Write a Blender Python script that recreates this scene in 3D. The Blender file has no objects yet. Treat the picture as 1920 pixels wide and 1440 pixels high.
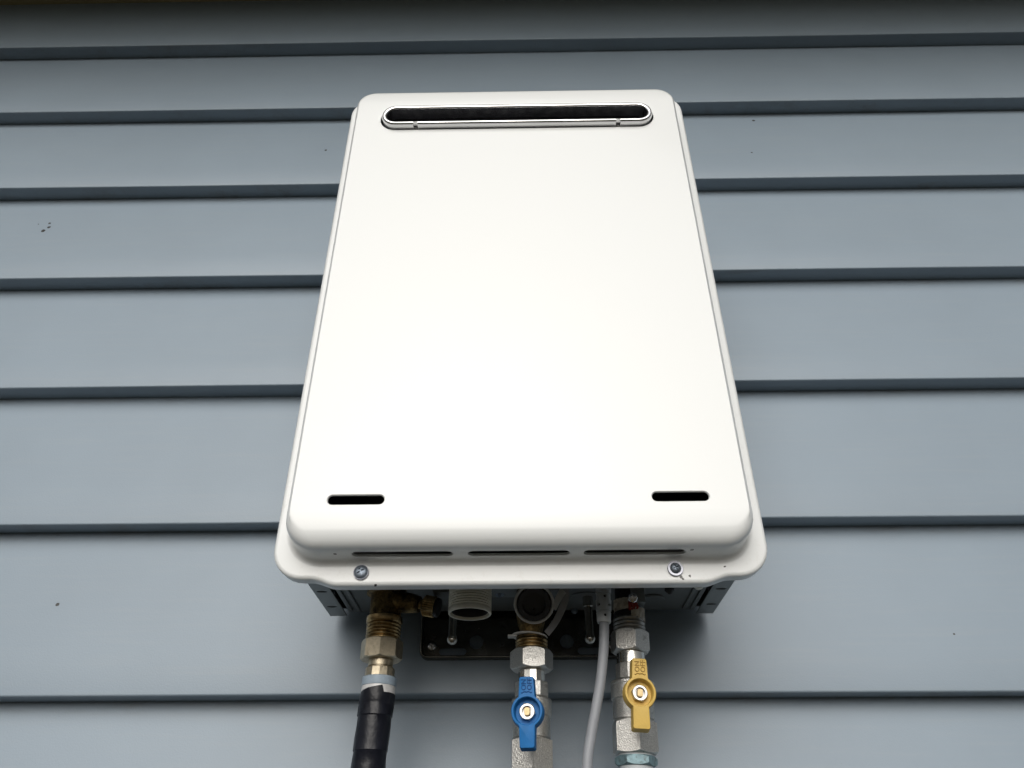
import bpy, bmesh, math, random
from mathutils import Vector, Matrix

S = bpy.context.scene
COL = S.collection
R = math.radians

# ------------------------------------------------------------------ camera
cam = bpy.data.cameras.new("camera")
cam.sensor_fit = 'HORIZONTAL'
cam.sensor_width = 36.0
cam.lens = 1440.0 / 1920.0 * 36.0
cam.clip_start = 0.01
cam.clip_end = 500
cam_o = bpy.data.objects.new("camera", cam)
COL.objects.link(cam_o)
cam_o.matrix_world = (Matrix.Translation((0.00177, -0.72562, -0.3859))
                      @ Matrix.Rotation(0.01364, 4, 'Z')
                      @ Matrix.Rotation(math.pi / 2 + 0.58743, 4, 'X')
                      @ Matrix.Rotation(-0.00281, 4, 'Z'))
S.camera = cam_o

# ------------------------------------------------------------------ sky, sun, exposure
SUN_EL, SUN_AZ = R(26), R(184)          # the sun stands in front of the wall, behind thin cloud
w = bpy.data.worlds.new("World")
S.world = w
w.use_nodes = True
nt = w.node_tree
bg = nt.nodes["Background"]
sky = nt.nodes.new("ShaderNodeTexSky")
sky.sky_type = 'NISHITA'
sky.sun_disc = False
sky.sun_elevation = SUN_EL
sky.sun_rotation = SUN_AZ
sky.air_density = 1.2
sky.dust_density = 6.0
sky.ozone_density = 1.0
hsv = nt.nodes.new("ShaderNodeHueSaturation")
hsv.inputs["Saturation"].default_value = 0.30
nt.links.new(sky.outputs[0], hsv.inputs["Color"])
nt.links.new(hsv.outputs[0], bg.inputs[0])
bg.inputs[1].default_value = 0.08
sl = bpy.data.lights.new("sun", 'SUN')
sl.energy = 1.68
sl.angle = R(56)
sl.color = (1.0, 0.985, 0.955)
so = bpy.data.objects.new("sun", sl)
COL.objects.link(so)
sd = Vector((math.cos(SUN_EL) * math.sin(SUN_AZ), math.cos(SUN_EL) * math.cos(SUN_AZ), math.sin(SUN_EL)))
so.rotation_euler = sd.to_track_quat('Z', 'Y').to_euler()
so.location = (0, -4, 4)
S.view_settings.view_transform = 'Standard'
S.view_settings.look = 'None'
S.view_settings.exposure = 0.0
S.view_settings.gamma = 1.0

# ------------------------------------------------------------------ materials
def N(nt, t, **kw):
    n = nt.nodes.new(t)
    for k, v in kw.items():
        setattr(n, k, v)
    return n

def math_node(nt, op, a, b=None, c=None, clamp=False):
    n = N(nt, "ShaderNodeMath", operation=op)
    n.use_clamp = clamp
    for i, v in enumerate((a, b, c)):
        if v is None: continue
        if isinstance(v, (int, float)): n.inputs[i].default_value = v
        else: nt.links.new(v, n.inputs[i])
    return n.outputs[0]

def noise(nt, vec, scale, detail=3, rough=0.5):
    n = N(nt, "ShaderNodeTexNoise")
    n.inputs["Scale"].default_value = scale
    n.inputs["Detail"].default_value = detail
    n.inputs["Roughness"].default_value = rough
    nt.links.new(vec, n.inputs["Vector"])
    return n.outputs["Fac"]

def ramp(nt, fac, a, b, lo=0.0, hi=1.0):
    n = N(nt, "ShaderNodeMapRange")
    n.inputs[1].default_value = a; n.inputs[2].default_value = b
    n.inputs[3].default_value = lo; n.inputs[4].default_value = hi
    nt.links.new(fac, n.inputs[0])
    return n.outputs[0]

def mix(nt, fac, a, b):
    n = N(nt, "ShaderNodeMix", data_type='RGBA')
    for sock, v in ((n.inputs[0], fac), (n.inputs[6], a), (n.inputs[7], b)):
        if isinstance(v, (int, float)): sock.default_value = v
        elif isinstance(v, tuple): sock.default_value = (*v, 1.0)
        else: nt.links.new(v, sock)
    return n.outputs[2]

def specks(nt, vec, scale, size, keep):
    """sparse little dots: 1 on a dot, else 0"""
    v = N(nt, "ShaderNodeTexVoronoi")
    v.inputs["Scale"].default_value = scale
    nt.links.new(vec, v.inputs["Vector"])
    sep = N(nt, "ShaderNodeSeparateColor")
    nt.links.new(v.outputs["Color"], sep.inputs[0])
    pick = math_node(nt, 'LESS_THAN', sep.outputs[0], keep)
    d = math_node(nt, 'LESS_THAN', v.outputs["Distance"], math_node(nt, 'MULTIPLY', sep.outputs[1], size))
    return math_node(nt, 'MULTIPLY', pick, d)

def marks(nt, vec, pts):
    """stains with a place of their own: list of (x, y, z, radius)"""
    nz = N(nt, "ShaderNodeTexNoise")
    nz.inputs["Scale"].default_value = 420
    nt.links.new(vec, nz.inputs["Vector"])
    wob = N(nt, "ShaderNodeVectorMath", operation='MULTIPLY_ADD')
    nt.links.new(nz.outputs["Color"], wob.inputs[0])
    wob.inputs[1].default_value = (0.002, 0.002, 0.002)
    nt.links.new(vec, wob.inputs[2])
    tot = None
    for x, y, z, r in pts:
        d = N(nt, "ShaderNodeVectorMath", operation='DISTANCE')
        nt.links.new(wob.outputs[0], d.inputs[0])
        d.inputs[1].default_value = (x + 0.001, y + 0.001, z + 0.001)
        m = math_node(nt, 'LESS_THAN', d.outputs["Value"], r)
        tot = m if tot is None else math_node(nt, 'MAXIMUM', tot, m)
    return tot

def material(name, color, rough=0.5, metal=0.0, spec=0.5, bump=0.0, bump_scale=200.0, vary=0.0, vary_scale=20.0,
             dark=None, dots=None, spots=None, coat=0.0, rough_vary=0.0, world=True, extra=None):
    m = bpy.data.materials.new(name)
    m.use_nodes = True
    nt = m.node_tree
    b = nt.nodes["Principled BSDF"]
    if world:
        vec = N(nt, "ShaderNodeNewGeometry").outputs["Position"]
    else:
        vec = N(nt, "ShaderNodeTexCoord").outputs["Object"]
    col = mix(nt, 0.0, color, color)
    if vary:
        f = ramp(nt, noise(nt, vec, vary_scale, 4, 0.6), 0.3, 0.7)
        col = mix(nt, f, tuple(c * (1 - vary) for c in color), tuple(min(1, c * (1 + vary)) for c in color))
    if dark:                       # (colour, scale, lo, hi): patches of tarnish or grime
        f = ramp(nt, noise(nt, vec, dark[1], 5, 0.65), dark[2], dark[3])
        col = mix(nt, f, col, dark[0])
    if dots:                       # (colour, scale, size, keep)
        for c, sc, size, keep in dots:
            col = mix(nt, specks(nt, vec, sc, size, keep), col, c)
    if spots:
        col = mix(nt, marks(nt, vec, spots), col, (0.012, 0.011, 0.010))
    if extra:
        col = extra(nt, vec, col)
    nt.links.new(col, b.inputs["Base Color"])
    b.inputs["Metallic"].default_value = metal
    b.inputs["Roughness"].default_value = rough
    if rough_vary:
        nt.links.new(ramp(nt, noise(nt, vec, vary_scale * 2, 3), 0.3, 0.7, rough - rough_vary, rough + rough_vary), b.inputs["Roughness"])
    b.inputs["Specular IOR Level"].default_value = spec
    b.inputs["Coat Weight"].default_value = coat
    b.inputs["Coat Roughness"].default_value = 0.08
    if bump:
        bn = N(nt, "ShaderNodeBump")
        bn.inputs["Strength"].default_value = bump
        bn.inputs["Distance"].default_value = 0.0006
        nt.links.new(noise(nt, vec, bump_scale, 3, 0.6), bn.inputs["Height"])
        nt.links.new(bn.outputs[0], b.inputs["Normal"])
    return m

WALL_SPOTS = [(-0.6215, -0.0102, 0.3402, .0026), (-0.6170, -0.0096, 0.3475, .0021), (-0.6195, -0.0090, 0.3560, .0018), (-0.634, -0.009, 0.3545, .0010),
              (0.345, -0.003, 0.553, .0022), (0.325, -0.008, 0.47, .0016),
              (-0.44, -0.009, -0.155, .0018), (0.392, -0.016, -0.19, .0011), (-0.27, -0.012, 0.49, .0017)]
def on_board(x, z):
    """depth of the sloping board face at height z"""
    return -0.0214 * (1 - ((z - 0.7328) % 0.1622) / 0.1622)
WALL_SPOTS = [(x, on_board(x, z), z, r) for x, y, z, r in WALL_SPOTS]
def board_extra(nt, vec, col):
    # faint dust line and streaks in the paint
    mp = N(nt, "ShaderNodeMapping")
    mp.inputs["Scale"].default_value = (3.0, 3.0, 60.0)
    nt.links.new(vec, mp.inputs[0])
    f = ramp(nt, noise(nt, mp.outputs[0], 3.0, 4, 0.6), 0.5, 0.8, 0.0, 0.10)
    col = mix(nt, f, col, (0.36, 0.36, 0.34))
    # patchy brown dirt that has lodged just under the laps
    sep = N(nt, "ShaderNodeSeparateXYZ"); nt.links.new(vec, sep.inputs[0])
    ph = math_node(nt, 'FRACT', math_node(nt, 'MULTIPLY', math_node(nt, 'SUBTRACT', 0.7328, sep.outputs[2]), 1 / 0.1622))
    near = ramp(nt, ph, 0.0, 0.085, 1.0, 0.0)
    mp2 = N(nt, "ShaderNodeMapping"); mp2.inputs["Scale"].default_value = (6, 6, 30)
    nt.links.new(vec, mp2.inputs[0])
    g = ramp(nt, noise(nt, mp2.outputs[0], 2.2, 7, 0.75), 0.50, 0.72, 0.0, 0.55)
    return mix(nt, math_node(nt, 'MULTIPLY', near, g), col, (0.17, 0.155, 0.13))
M = {}
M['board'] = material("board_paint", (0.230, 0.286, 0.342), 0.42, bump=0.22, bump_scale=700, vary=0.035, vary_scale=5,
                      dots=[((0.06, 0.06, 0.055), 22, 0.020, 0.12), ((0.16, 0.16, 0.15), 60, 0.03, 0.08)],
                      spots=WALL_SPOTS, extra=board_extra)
M['soffit'] = material("soffit_paint", (0.42, 0.37, 0.21), 0.6, vary=0.05, vary_scale=8)
M['concrete'] = material("concrete", (0.28, 0.27, 0.25), 0.9, bump=0.5, bump_scale=120, vary=0.15)
M['ground'] = material("ground_soil", (0.034, 0.028, 0.013), 0.95, bump=0.6, bump_scale=60, vary=0.4, vary_scale=6)

COVER_SPOTS = [(0.1140, -.196, -.1985, .0015), (0.1152, -.196, -.1998, .0013), (0.1203, -.196, -.1978, .0012), (0.1193, -.196, -.1998, .0009),
               (0.146, -.196, -.191, .0012), (0.121, -.210, -.1845, .0013), (-.131, -.208, -.185, .0015), (-.103, -.193, -.2015, .0015),
               (-.169, -.196, -.1935, .0014)]
def enamel_extra(nt, vec, col):
    # grime caught along the flange and the underside of the pressing: thin scratches, yellowed film
    sep = N(nt, "ShaderNodeSeparateXYZ"); nt.links.new(vec, sep.inputs[0])
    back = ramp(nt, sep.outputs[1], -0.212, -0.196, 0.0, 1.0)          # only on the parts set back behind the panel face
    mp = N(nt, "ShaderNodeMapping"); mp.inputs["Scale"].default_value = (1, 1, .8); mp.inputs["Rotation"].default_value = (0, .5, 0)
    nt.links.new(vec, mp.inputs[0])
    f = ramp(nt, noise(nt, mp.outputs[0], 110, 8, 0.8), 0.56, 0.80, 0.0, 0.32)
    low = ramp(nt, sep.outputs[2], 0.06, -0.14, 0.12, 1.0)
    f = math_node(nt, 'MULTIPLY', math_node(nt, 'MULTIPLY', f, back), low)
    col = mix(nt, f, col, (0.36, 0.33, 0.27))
    return col
M['enamel'] = material("white_enamel", (0.715, 0.735, 0.735), 0.30, spec=0.5, bump=0.04, bump_scale=900, spots=COVER_SPOTS, coat=0.25,
                       dots=[((0.22, 0.2, 0.17), 75, 0.055, 0.20), ((0.05, 0.05, 0.05), 40, 0.035, 0.14)], extra=enamel_extra)
M['galv'] = material("galvanised_paint", (0.23, 0.25, 0.255), 0.45, metal=0.35, vary=0.08, vary_scale=40, bump=0.1,
                     dots=[((0.04, 0.04, 0.04), 90, 0.05, 0.2)])
M['galv_dark'] = material("galvanised_sheet", (0.15, 0.16, 0.16), 0.5, metal=0.3, vary=0.10, vary_scale=30)
M['chrome'] = material("polished_steel", (0.72, 0.72, 0.73), 0.20, metal=1.0, rough_vary=0.06, vary=0.05, vary_scale=60, bump=0.05)
M['flue_dark'] = material("sooty_steel", (0.022, 0.023, 0.027), 0.5, metal=0.4, vary=0.2, vary_scale=30)
M['bracket'] = material("dark_bronze_steel", (0.13, 0.125, 0.112), 0.24, metal=0.95, rough_vary=0.05, vary=0.05, vary_scale=40)
M['screw'] = material("zinc_screw", (0.20, 0.235, 0.28), 0.45, metal=0.8, vary=0.15, vary_scale=400, bump=0.1)
M['brass'] = material("old_brass", (0.44, 0.31, 0.15), 0.33, metal=1.0, vary=0.25, vary_scale=140, bump=0.25, bump_scale=500,
                      dark=((0.07, 0.05, 0.03), 160, 0.48, 0.72))
M['brass_cast'] = material("cast_brass", (0.30, 0.21, 0.09), 0.45, metal=0.95, vary=0.35, vary_scale=260, bump=0.9, bump_scale=650,
                           dark=((0.05, 0.035, 0.02), 120, 0.42, 0.62))
M['brass_pale'] = material("nickel_brass", (0.53, 0.46, 0.34), 0.40, metal=0.95, vary=0.14, vary_scale=300, bump=0.35, bump_scale=900,
                           dark=((0.12, 0.09, 0.05), 200, 0.6, 0.8), dots=[((0.08, 0.06, 0.04), 350, 0.09, 0.2)])
M['cast'] = material("cast_nickel", (0.62, 0.61, 0.58), 0.32, metal=0.97, vary=0.24, vary_scale=1300, bump=0.8, bump_scale=1000,
                     dots=[((0.09, 0.09, 0.085), 520, 0.15, 0.32), ((0.06, 0.06, 0.055), 210, 0.09, 0.20)], dark=((0.20, 0.19, 0.17), 130, 0.60, 0.80))
M['nickel'] = material("plated_nickel", (0.70, 0.68, 0.63), 0.22, metal=1.0, vary=0.10, vary_scale=120, rough_vary=0.08, bump=0.1,
                       dark=((0.25, 0.22, 0.17), 180, 0.62, 0.8))
M['thread_steel'] = material("thread_steel", (0.33, 0.32, 0.30), 0.35, metal=0.9, vary=0.2, vary_scale=200)
M['white_plastic'] = material("cream_plastic", (0.86, 0.84, 0.74), 0.38, vary=0.06, vary_scale=60)
M['black'] = material("black_rubber", (0.012, 0.012, 0.013), 0.6)
M['black_gloss'] = material("black_plastic", (0.016, 0.016, 0.018), 0.42, spec=0.35)
M['cap_grey'] = material("dark_cap_plastic", (0.045, 0.045, 0.05), 0.4)
M['tape'] = material("black_tape", (0.007, 0.008, 0.013), 0.34, spec=0.28, bump=1.0, bump_scale=110, vary=0.3, vary_scale=60)
M['grey_ring'] = material("grey_plastic", (0.33, 0.41, 0.49), 0.5, vary=0.10, vary_scale=220)
M['sleeve'] = material("aluminium_sleeve", (0.66, 0.66, 0.66), 0.5, metal=0.2, vary=0.10, vary_scale=300, dots=[((0.3, 0.28, 0.26), 500, 0.14, 0.3)])
M['blue'] = material("blue_plastic", (0.006, 0.130, 0.37), 0.5, spec=0.3, vary=0.08, vary_scale=160, bump=0.15, bump_scale=900)
M['yellow'] = material("yellow_plastic", (0.60, 0.41, 0.10), 0.5, spec=0.35, vary=0.06, vary_scale=160, bump=0.15, bump_scale=900)
M['blue_grime'] = material("shaded_blue_relief", (0.004, 0.055, 0.19), 0.6, spec=0.2)  # darker blue for the raised letters: relief shade put into the colour
M['yellow_grime'] = material("shaded_yellow_relief", (0.34, 0.21, 0.05), 0.6, spec=0.2)  # same for the yellow lever, letter shading painted in as darker plastic
M['washer'] = material("zinc_washer", (0.40, 0.41, 0.46), 0.45, metal=0.7, vary=0.1, vary_scale=300)
M['nut'] = material("bright_nut", (0.50, 0.49, 0.48), 0.36, metal=0.9, vary=0.08, vary_scale=300)
M['stem'] = material("brass_stem", (0.60, 0.46, 0.25), 0.5, metal=0.5, vary=0.12, vary_scale=500, bump=0.3)
M['cable'] = material("grey_cable", (0.26, 0.275, 0.30), 0.5, vary=0.04, vary_scale=80, dots=[((0.2, 0.2, 0.2), 240, 0.06, 0.2)])
M['boot'] = material("pale_grey_plastic", (0.52, 0.55, 0.57), 0.45, vary=0.04, vary_scale=120)
M['strap'] = material("grey_strap_plastic", (0.30, 0.30, 0.31), 0.45, vary=0.08)
M['filter'] = material("grey_filter_plastic", (0.62, 0.61, 0.59), 0.35, vary=0.08)
M['verdigris'] = material("greenish_coated_bush", (0.16, 0.25, 0.28), 0.45, metal=0.3, vary=0.3, vary_scale=180, bump=0.5, bump_scale=300,
                          dark=((0.05, 0.05, 0.045), 220, 0.5, 0.75))
M['pipe'] = material("grey_pipe", (0.42, 0.45, 0.47), 0.5, vary=0.08, vary_scale=60)
M['red'] = material("red_film", (0.30, 0.028, 0.018), 0.25, vary=0.2, vary_scale=200)
M['clear_tape'] = material("creased_tape", (0.55, 0.50, 0.42), 0.22, vary=0.3, vary_scale=230, bump=0.8, bump_scale=260,
                           dark=((0.20, 0.13, 0.07), 150, 0.5, 0.75))
M['pin'] = material("steel_pin", (0.50, 0.47, 0.42), 0.25, metal=1.0, vary=0.1, vary_scale=80)

# ------------------------------------------------------------------ object helpers
def empty(name, loc, label=None, cat=None, group=None, kind=None):
    o = bpy.data.objects.new(name, None)
    o.empty_display_size = 0.05
    COL.objects.link(o)
    o.location = loc
    tag(o, label, cat, group, kind)
    return o

def tag(o, label=None, cat=None, group=None, kind=None):
    if label: o['label'] = label
    if cat: o['category'] = cat
    if group: o['group'] = group
    if kind: o['kind'] = kind
    return o

WORLD = {}                                   # world offset of every empty / part (all parts keep world-space meshes shifted)
def wloc(o):
    return Vector((0, 0, 0)) if o is None else WORLD.get(o.name, Vector(o.location))

def link(name, bm, mat, parent=None, smooth=35, origin=None):
    """bm is in world coordinates; the object's origin goes to its own centre"""
    me = bpy.data.meshes.new(name)
    bm.normal_update()
    bmesh.ops.recalc_face_normals(bm, faces=bm.faces[:])
    bm.to_mesh(me); bm.free()
    return link_mesh(name, me, mat, parent, smooth, origin)

def link_mesh(name, me, mat, parent=None, smooth=35, origin=None):
    if origin is None:
        vs = [v.co for v in me.vertices]
        lo = Vector([min(v[i] for v in vs) for i in range(3)]); hi = Vector([max(v[i] for v in vs) for i in range(3)])
        origin = (lo + hi) / 2
    origin = Vector(origin)
    me.transform(Matrix.Translation(-origin))
    o = bpy.data.objects.new(name, me)
    COL.objects.link(o)
    o.parent = parent
    o.location = origin - wloc(parent)
    WORLD[o.name] = origin
    if isinstance(mat, str): mat = M[mat]
    me.materials.clear(); me.materials.append(mat)
    if smooth:
        for p in me.polygons: p.use_smooth = True
        me.set_sharp_from_angle(angle=R(smooth))
    return o

def basis(origin, axis, ref=(0, 0, 1)):
    """matrix whose local z is axis"""
    z = Vector(axis).normalized()
    r = Vector(ref)
    if abs(z.dot(r.normalized())) > 0.98: r = Vector((0, -1, 0))
    x = (r - z * r.dot(z)).normalized()
    y = z.cross(x)
    m = Matrix((x, y, z)).transposed().to_4x4()
    return Matrix.Translation(origin) @ m

def loft(bm, rings, close_start=True, close_end=True):
    """rings of equal point count, joined to a tube"""
    V = [[bm.verts.new(p) for p in r] for r in rings]
    n = len(V[0])
    for a, b in zip(V, V[1:]):
        for i in range(n):
            j = (i + 1) % n
            bm.faces.new((a[i], a[j], b[j], b[i]))
    if close_start: bm.faces.new(list(reversed(V[0])))
    if close_end: bm.faces.new(V[-1])
    return V

def lathe(bm, mtx, prof, n=40, sides=None, twist=0.0, close=True):
    """prof: (radius, height) along local z; sides gives a polygon instead of a circle"""
    n = sides or n
    rings = []
    for r, h in prof:
        rings.append([mtx @ Vector((r * math.cos(twist + 2 * math.pi * i / n), r * math.sin(twist + 2 * math.pi * i / n), h)) for i in range(n)])
    loft(bm, rings, close, close)

def box(bm, x0, x1, y0, y1, z0, z1, bev=0.0, mtx=None):
    t = bmesh.new()
    bmesh.ops.create_cube(t, size=1.0)
    for v in t.verts:
        v.co = Vector(((x0 + x1) / 2 + v.co.x * (x1 - x0), (y0 + y1) / 2 + v.co.y * (y1 - y0), (z0 + z1) / 2 + v.co.z * (z1 - z0)))
    if bev: bmesh.ops.bevel(t, geom=t.edges[:], offset=bev, segments=2, affect='EDGES', profile=0.6)
    if mtx: bmesh.ops.transform(t, matrix=mtx, verts=t.verts[:])
    me = bpy.data.meshes.new("tmp"); t.to_mesh(me); t.free(); bm.from_mesh(me); bpy.data.meshes.remove(me)

def tube(bm, pts, r, n=16, cap=True):
    pts = [Vector(p) for p in pts]
    rings = []
    prev = None
    for i, p in enumerate(pts):
        d = (pts[min(i + 1, len(pts) - 1)] - pts[max(i - 1, 0)]).normalized()
        if prev is None:
            u = d.orthogonal().normalized()
        else:
            u = (prev - d * prev.dot(d)).normalized()
        prev = u
        v = d.cross(u)
        rr = r[i] if isinstance(r, (list, tuple)) else r
        rings.append([p + (u * math.cos(2 * math.pi * k / n) + v * math.sin(2 * math.pi * k / n)) * rr for k in range(n)])
    loft(bm, rings, cap, cap)

def spline(pts, k=10):
    pts = [Vector(p) for p in pts]
    out = []
    for i in range(len(pts) - 1):
        p0, p1, p2, p3 = pts[max(i - 1, 0)], pts[i], pts[i + 1], pts[min(i + 2, len(pts) - 1)]
        for j in range(k):
            t = j / k
            out.append(0.5 * ((2 * p1) + (p2 - p0) * t + (2 * p0 - 5 * p1 + 4 * p2 - p3) * t * t + (3 * p1 - p0 - 3 * p2 + p3) * t ** 3))
    out.append(pts[-1])
    return out

def stadium(x0, x1, z0, z1, n=12):
    """rounded-end slot outline in x-z"""
    r = (z1 - z0) / 2; c = (z0 + z1) / 2
    pts = []
    for i in range(n + 1):
        a = -math.pi / 2 + math.pi * i / n
        pts.append((x1 - r + r * math.cos(a), c + r * math.sin(a)))
    for i in range(n + 1):
        a = math.pi / 2 + math.pi * i / n
        pts.append((x0 + r + r * math.cos(a), c + r * math.sin(a)))
    return pts

def mesh_of(bm):
    bmesh.ops.recalc_face_normals(bm, faces=bm.faces[:])
    me = bpy.data.meshes.new("tmp"); bm.to_mesh(me); bm.free()
    return me

def boolean(me, cutters, op='DIFFERENCE'):
    """exact boolean of mesh data; the temporary objects are removed again"""
    o = bpy.data.objects.new("tmp", me); COL.objects.link(o)
    tmp = []
    for c in cutters:
        co = bpy.data.objects.new("tmp_cut", c); COL.objects.link(co); tmp.append(co)
        md = o.modifiers.new("b", 'BOOLEAN'); md.operation = op; md.solver = 'EXACT'; md.object = co
    dg = bpy.context.evaluated_depsgraph_get()
    dg.update()
    res = bpy.data.meshes.new_from_object(o.evaluated_get(dg))
    bpy.data.objects.remove(o)
    for co in tmp: bpy.data.objects.remove(co)
    for c in list(cutters): bpy.data.meshes.remove(c)
    return res

def hexnut(bm_axis, r, z0, z1, sides=6, twist=0.0, hole=None, chamf=0.8):
    """nut with the curved arcs a turned chamfer leaves; mtx frame bm_axis, r = corner radius"""
    a = bmesh.new(); lathe(a, bm_axis, [(r, z0), (r, z1)], sides=sides, twist=twist)
    fl = r * math.cos(math.pi / sides)
    d = (r - fl) * chamf + 0.0003
    b = bmesh.new()
    lo, hi = min(z0, z1), max(z0, z1)
    lathe(b, bm_axis, [(fl * 0.97, lo + 0.00001), (r * 1.004, lo + d), (r * 1.004, hi - d), (fl * 0.97, hi - 0.00001)], n=48)
    return boolean(mesh_of(a), [mesh_of(b)], 'INTERSECT')

def thread_profile(r, z0, z1, n, depth):
    out = []
    for i in range(n):
        t0 = z0 + (z1 - z0) * i / n; t1 = z0 + (z1 - z0) * (i + 1) / n
        out += [(r - depth, t0), (r - depth * .2, t0 + (t1 - t0) * .3), (r, t0 + (t1 - t0) * .5), (r - depth * .2, t0 + (t1 - t0) * .7)]
    out.append((r - depth, z1))
    return out

def down(x, y, tilt=0.0, z=0.0):
    """frame at (x, y, z) whose local z points up; tilt in radians leans it in x"""
    return Matrix.Translation((x, y, z)) @ Matrix.Rotation(tilt, 4, 'Y')

# ------------------------------------------------------------------ setting: ground, wall
bm = bmesh.new()
bmesh.ops.create_grid(bm, x_segments=8, y_segments=8, size=60)
bmesh.ops.translate(bm, verts=bm.verts[:], vec=(0, 0, -1.62))
tag(link("ground", bm, 'ground', smooth=0), kind='structure')

wall = empty("weatherboard_wall", (0, 0, -1.62), "blue grey weatherboard house wall of overlapping horizontal boards behind the white water heater", "wall")
PITCH, Z0, T = 0.1622, 0.7328, 0.0214
rnd = random.Random(4)
def board(k):
    zk = Z0 - k * PITCH
    top = 0.145 if k == -1 else PITCH + 0.010
    prof = []
    rr = 0.0018
    for i in range(5):                                       # rounded lower front arris
        a = math.pi * 1.5 - math.pi / 2 * i / 4
        prof.append((-T + rr + rr * math.cos(a), rr + rr * math.sin(a)))
    s = T / PITCH
    prof += [(-T + s * PITCH * f, PITCH * f) for f in (0.25, 0.5, 0.75)]
    prof += [(-T + s * top + 0.0006, top), (0.0125, top), (0.0125, 0.0125), (0.0006, 0.0125), (0.0006, 0.0)]
    bm = bmesh.new()
    nx = 28
    ph = [rnd.uniform(0, 6.28) for _ in range(4)]
    rings = []
    for i in range(nx + 1):
        x = -2.2 + 4.4 * i / nx
        w1 = 0.0005 * math.sin(x * 2.3 + ph[0]) + 0.0003 * math.sin(x * 6.1 + ph[1])
        w2 = 0.0004 * math.sin(x * 3.1 + ph[2]) + 0.0002 * math.sin(x * 8.3 + ph[3])
        rings.append([Vector((x, y + (w2 if y < 0 else 0), zk + z + (w1 if z < 0.02 and y < -0.002 else 0))) for y, z in prof])
    loft(bm, rings)
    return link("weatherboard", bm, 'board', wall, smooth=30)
for k in range(-1, 14):
    board(k)
bm = bmesh.new(); box(bm, -2.2, 2.2, 0.014, 0.11, -1.38, 0.90)
link("wall_frame", bm, 'concrete', wall, smooth=0)
bm = bmesh.new(); box(bm, -2.2, 2.2, -0.004, 0.11, -1.64, -1.381)
link("foundation", bm, 'concrete', wall, smooth=0)
bm = bmesh.new(); box(bm, -2.4, 2.4, -0.48, 0.11, 0.8925, 0.900)
link("soffit", bm, 'soffit', wall, smooth=0)
bm = bmesh.new(); box(bm, -2.4, 2.4, -0.505, -0.481, 0.875, 1.05, 0.002)
link("fascia", bm, 'soffit', wall, smooth=30)
bm = bmesh.new(); box(bm, -2.4, 2.4, -0.48, 0.11, 0.9005, 1.05)
link("roof_edge", bm, 'soffit', wall, smooth=0)

# ------------------------------------------------------------------ water heater
FY = -0.195                                   # plane of the cover's flange
heater = empty("water_heater", (0, 0, -0.1745), "white enamelled gas water heater box hung on the grey weatherboard wall", "water heater")

NC, NE = 8, 24
def round_rect(x0, x1, z0, z1, r, bottom=None):
    """outline counter-clockwise seen from the front: bottom edge, right, top, left; equal counts for every call"""
    pts = []
    bl = [(x0 + r + (x1 - x0 - 2 * r) * i / (2 * NE), z0) for i in range(2 * NE)] if bottom is None else bottom
    pts += bl
    def arc(cx, cz, a0):
        return [(cx + r * math.cos(a0 + math.pi / 2 * i / NC), cz + r * math.sin(a0 + math.pi / 2 * i / NC)) for i in range(NC + 1)]
    pts += arc(x1 - r, z0 + r, -math.pi / 2)
    pts += [(x1, z0 + r + (z1 - z0 - 2 * r) * i / NE) for i in range(1, NE)]
    pts += arc(x1 - r, z1 - r, 0)
    pts += [(x1 - r - (x1 - x0 - 2 * r) * i / NE, z1) for i in range(1, NE)]
    pts += arc(x0 + r, z1 - r, math.pi / 2)
    pts += [(x0, z1 - r - (z1 - z0 - 2 * r) * i / NE) for i in range(1, NE)]
    pts += arc(x0 + r, z0 + r, math.pi)[:-1] + [(x0 + r - 0.0001, z0)]
    return pts

def flange(d=0.0):
    """outline of the flange, set in by d; its lower edge drops to a long tab between two S-curves"""
    x0, x1, z1, r = -0.180 + d, 0.1797 - d, 0.347 - d, 0.0235 - d
    zl, zt = -0.1978 + d, -0.2028 + d         # underside of the corner lobes / of the tab
    bot = []
    a, b = x0 + r, x1 - r
    xs = [0, .004, .008] + [.008 + (.022 * i / 10) for i in range(1, 11)]
    n_mid = 2 * NE - 2 * len(xs)
    for t in xs:
        s = min(1, max(0, (t - .006) / .020)); s = s * s * (3 - 2 * s)
        bot.append((a + t, zl + (zt - zl) * s))
    L0, L1 = a + .030, b - .030
    for i in range(n_mid): bot.append((L0 + (L1 - L0) * (i + 1) / (n_mid + 1), zt))
    for t in reversed(xs):
        s = min(1, max(0, (t - .006) / .020)); s = s * s * (3 - 2 * s)
        bot.append((b - t - (0.0001 if t == 0 else 0), zl + (zt - zl) * s))
    o = round_rect(x0, x1, zl, z1, r, bot)
    return o

def raised(d=0.0):
    e = min(d * 0.45, 0.0048) if d > 0 else d               # the long sides are bent tighter than the bottom and top
    return round_rect(-0.1680 + e, 0.1668 - e, -0.1850 + d, 0.3278 - d, max(0.0245 - d, 0.004))

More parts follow.
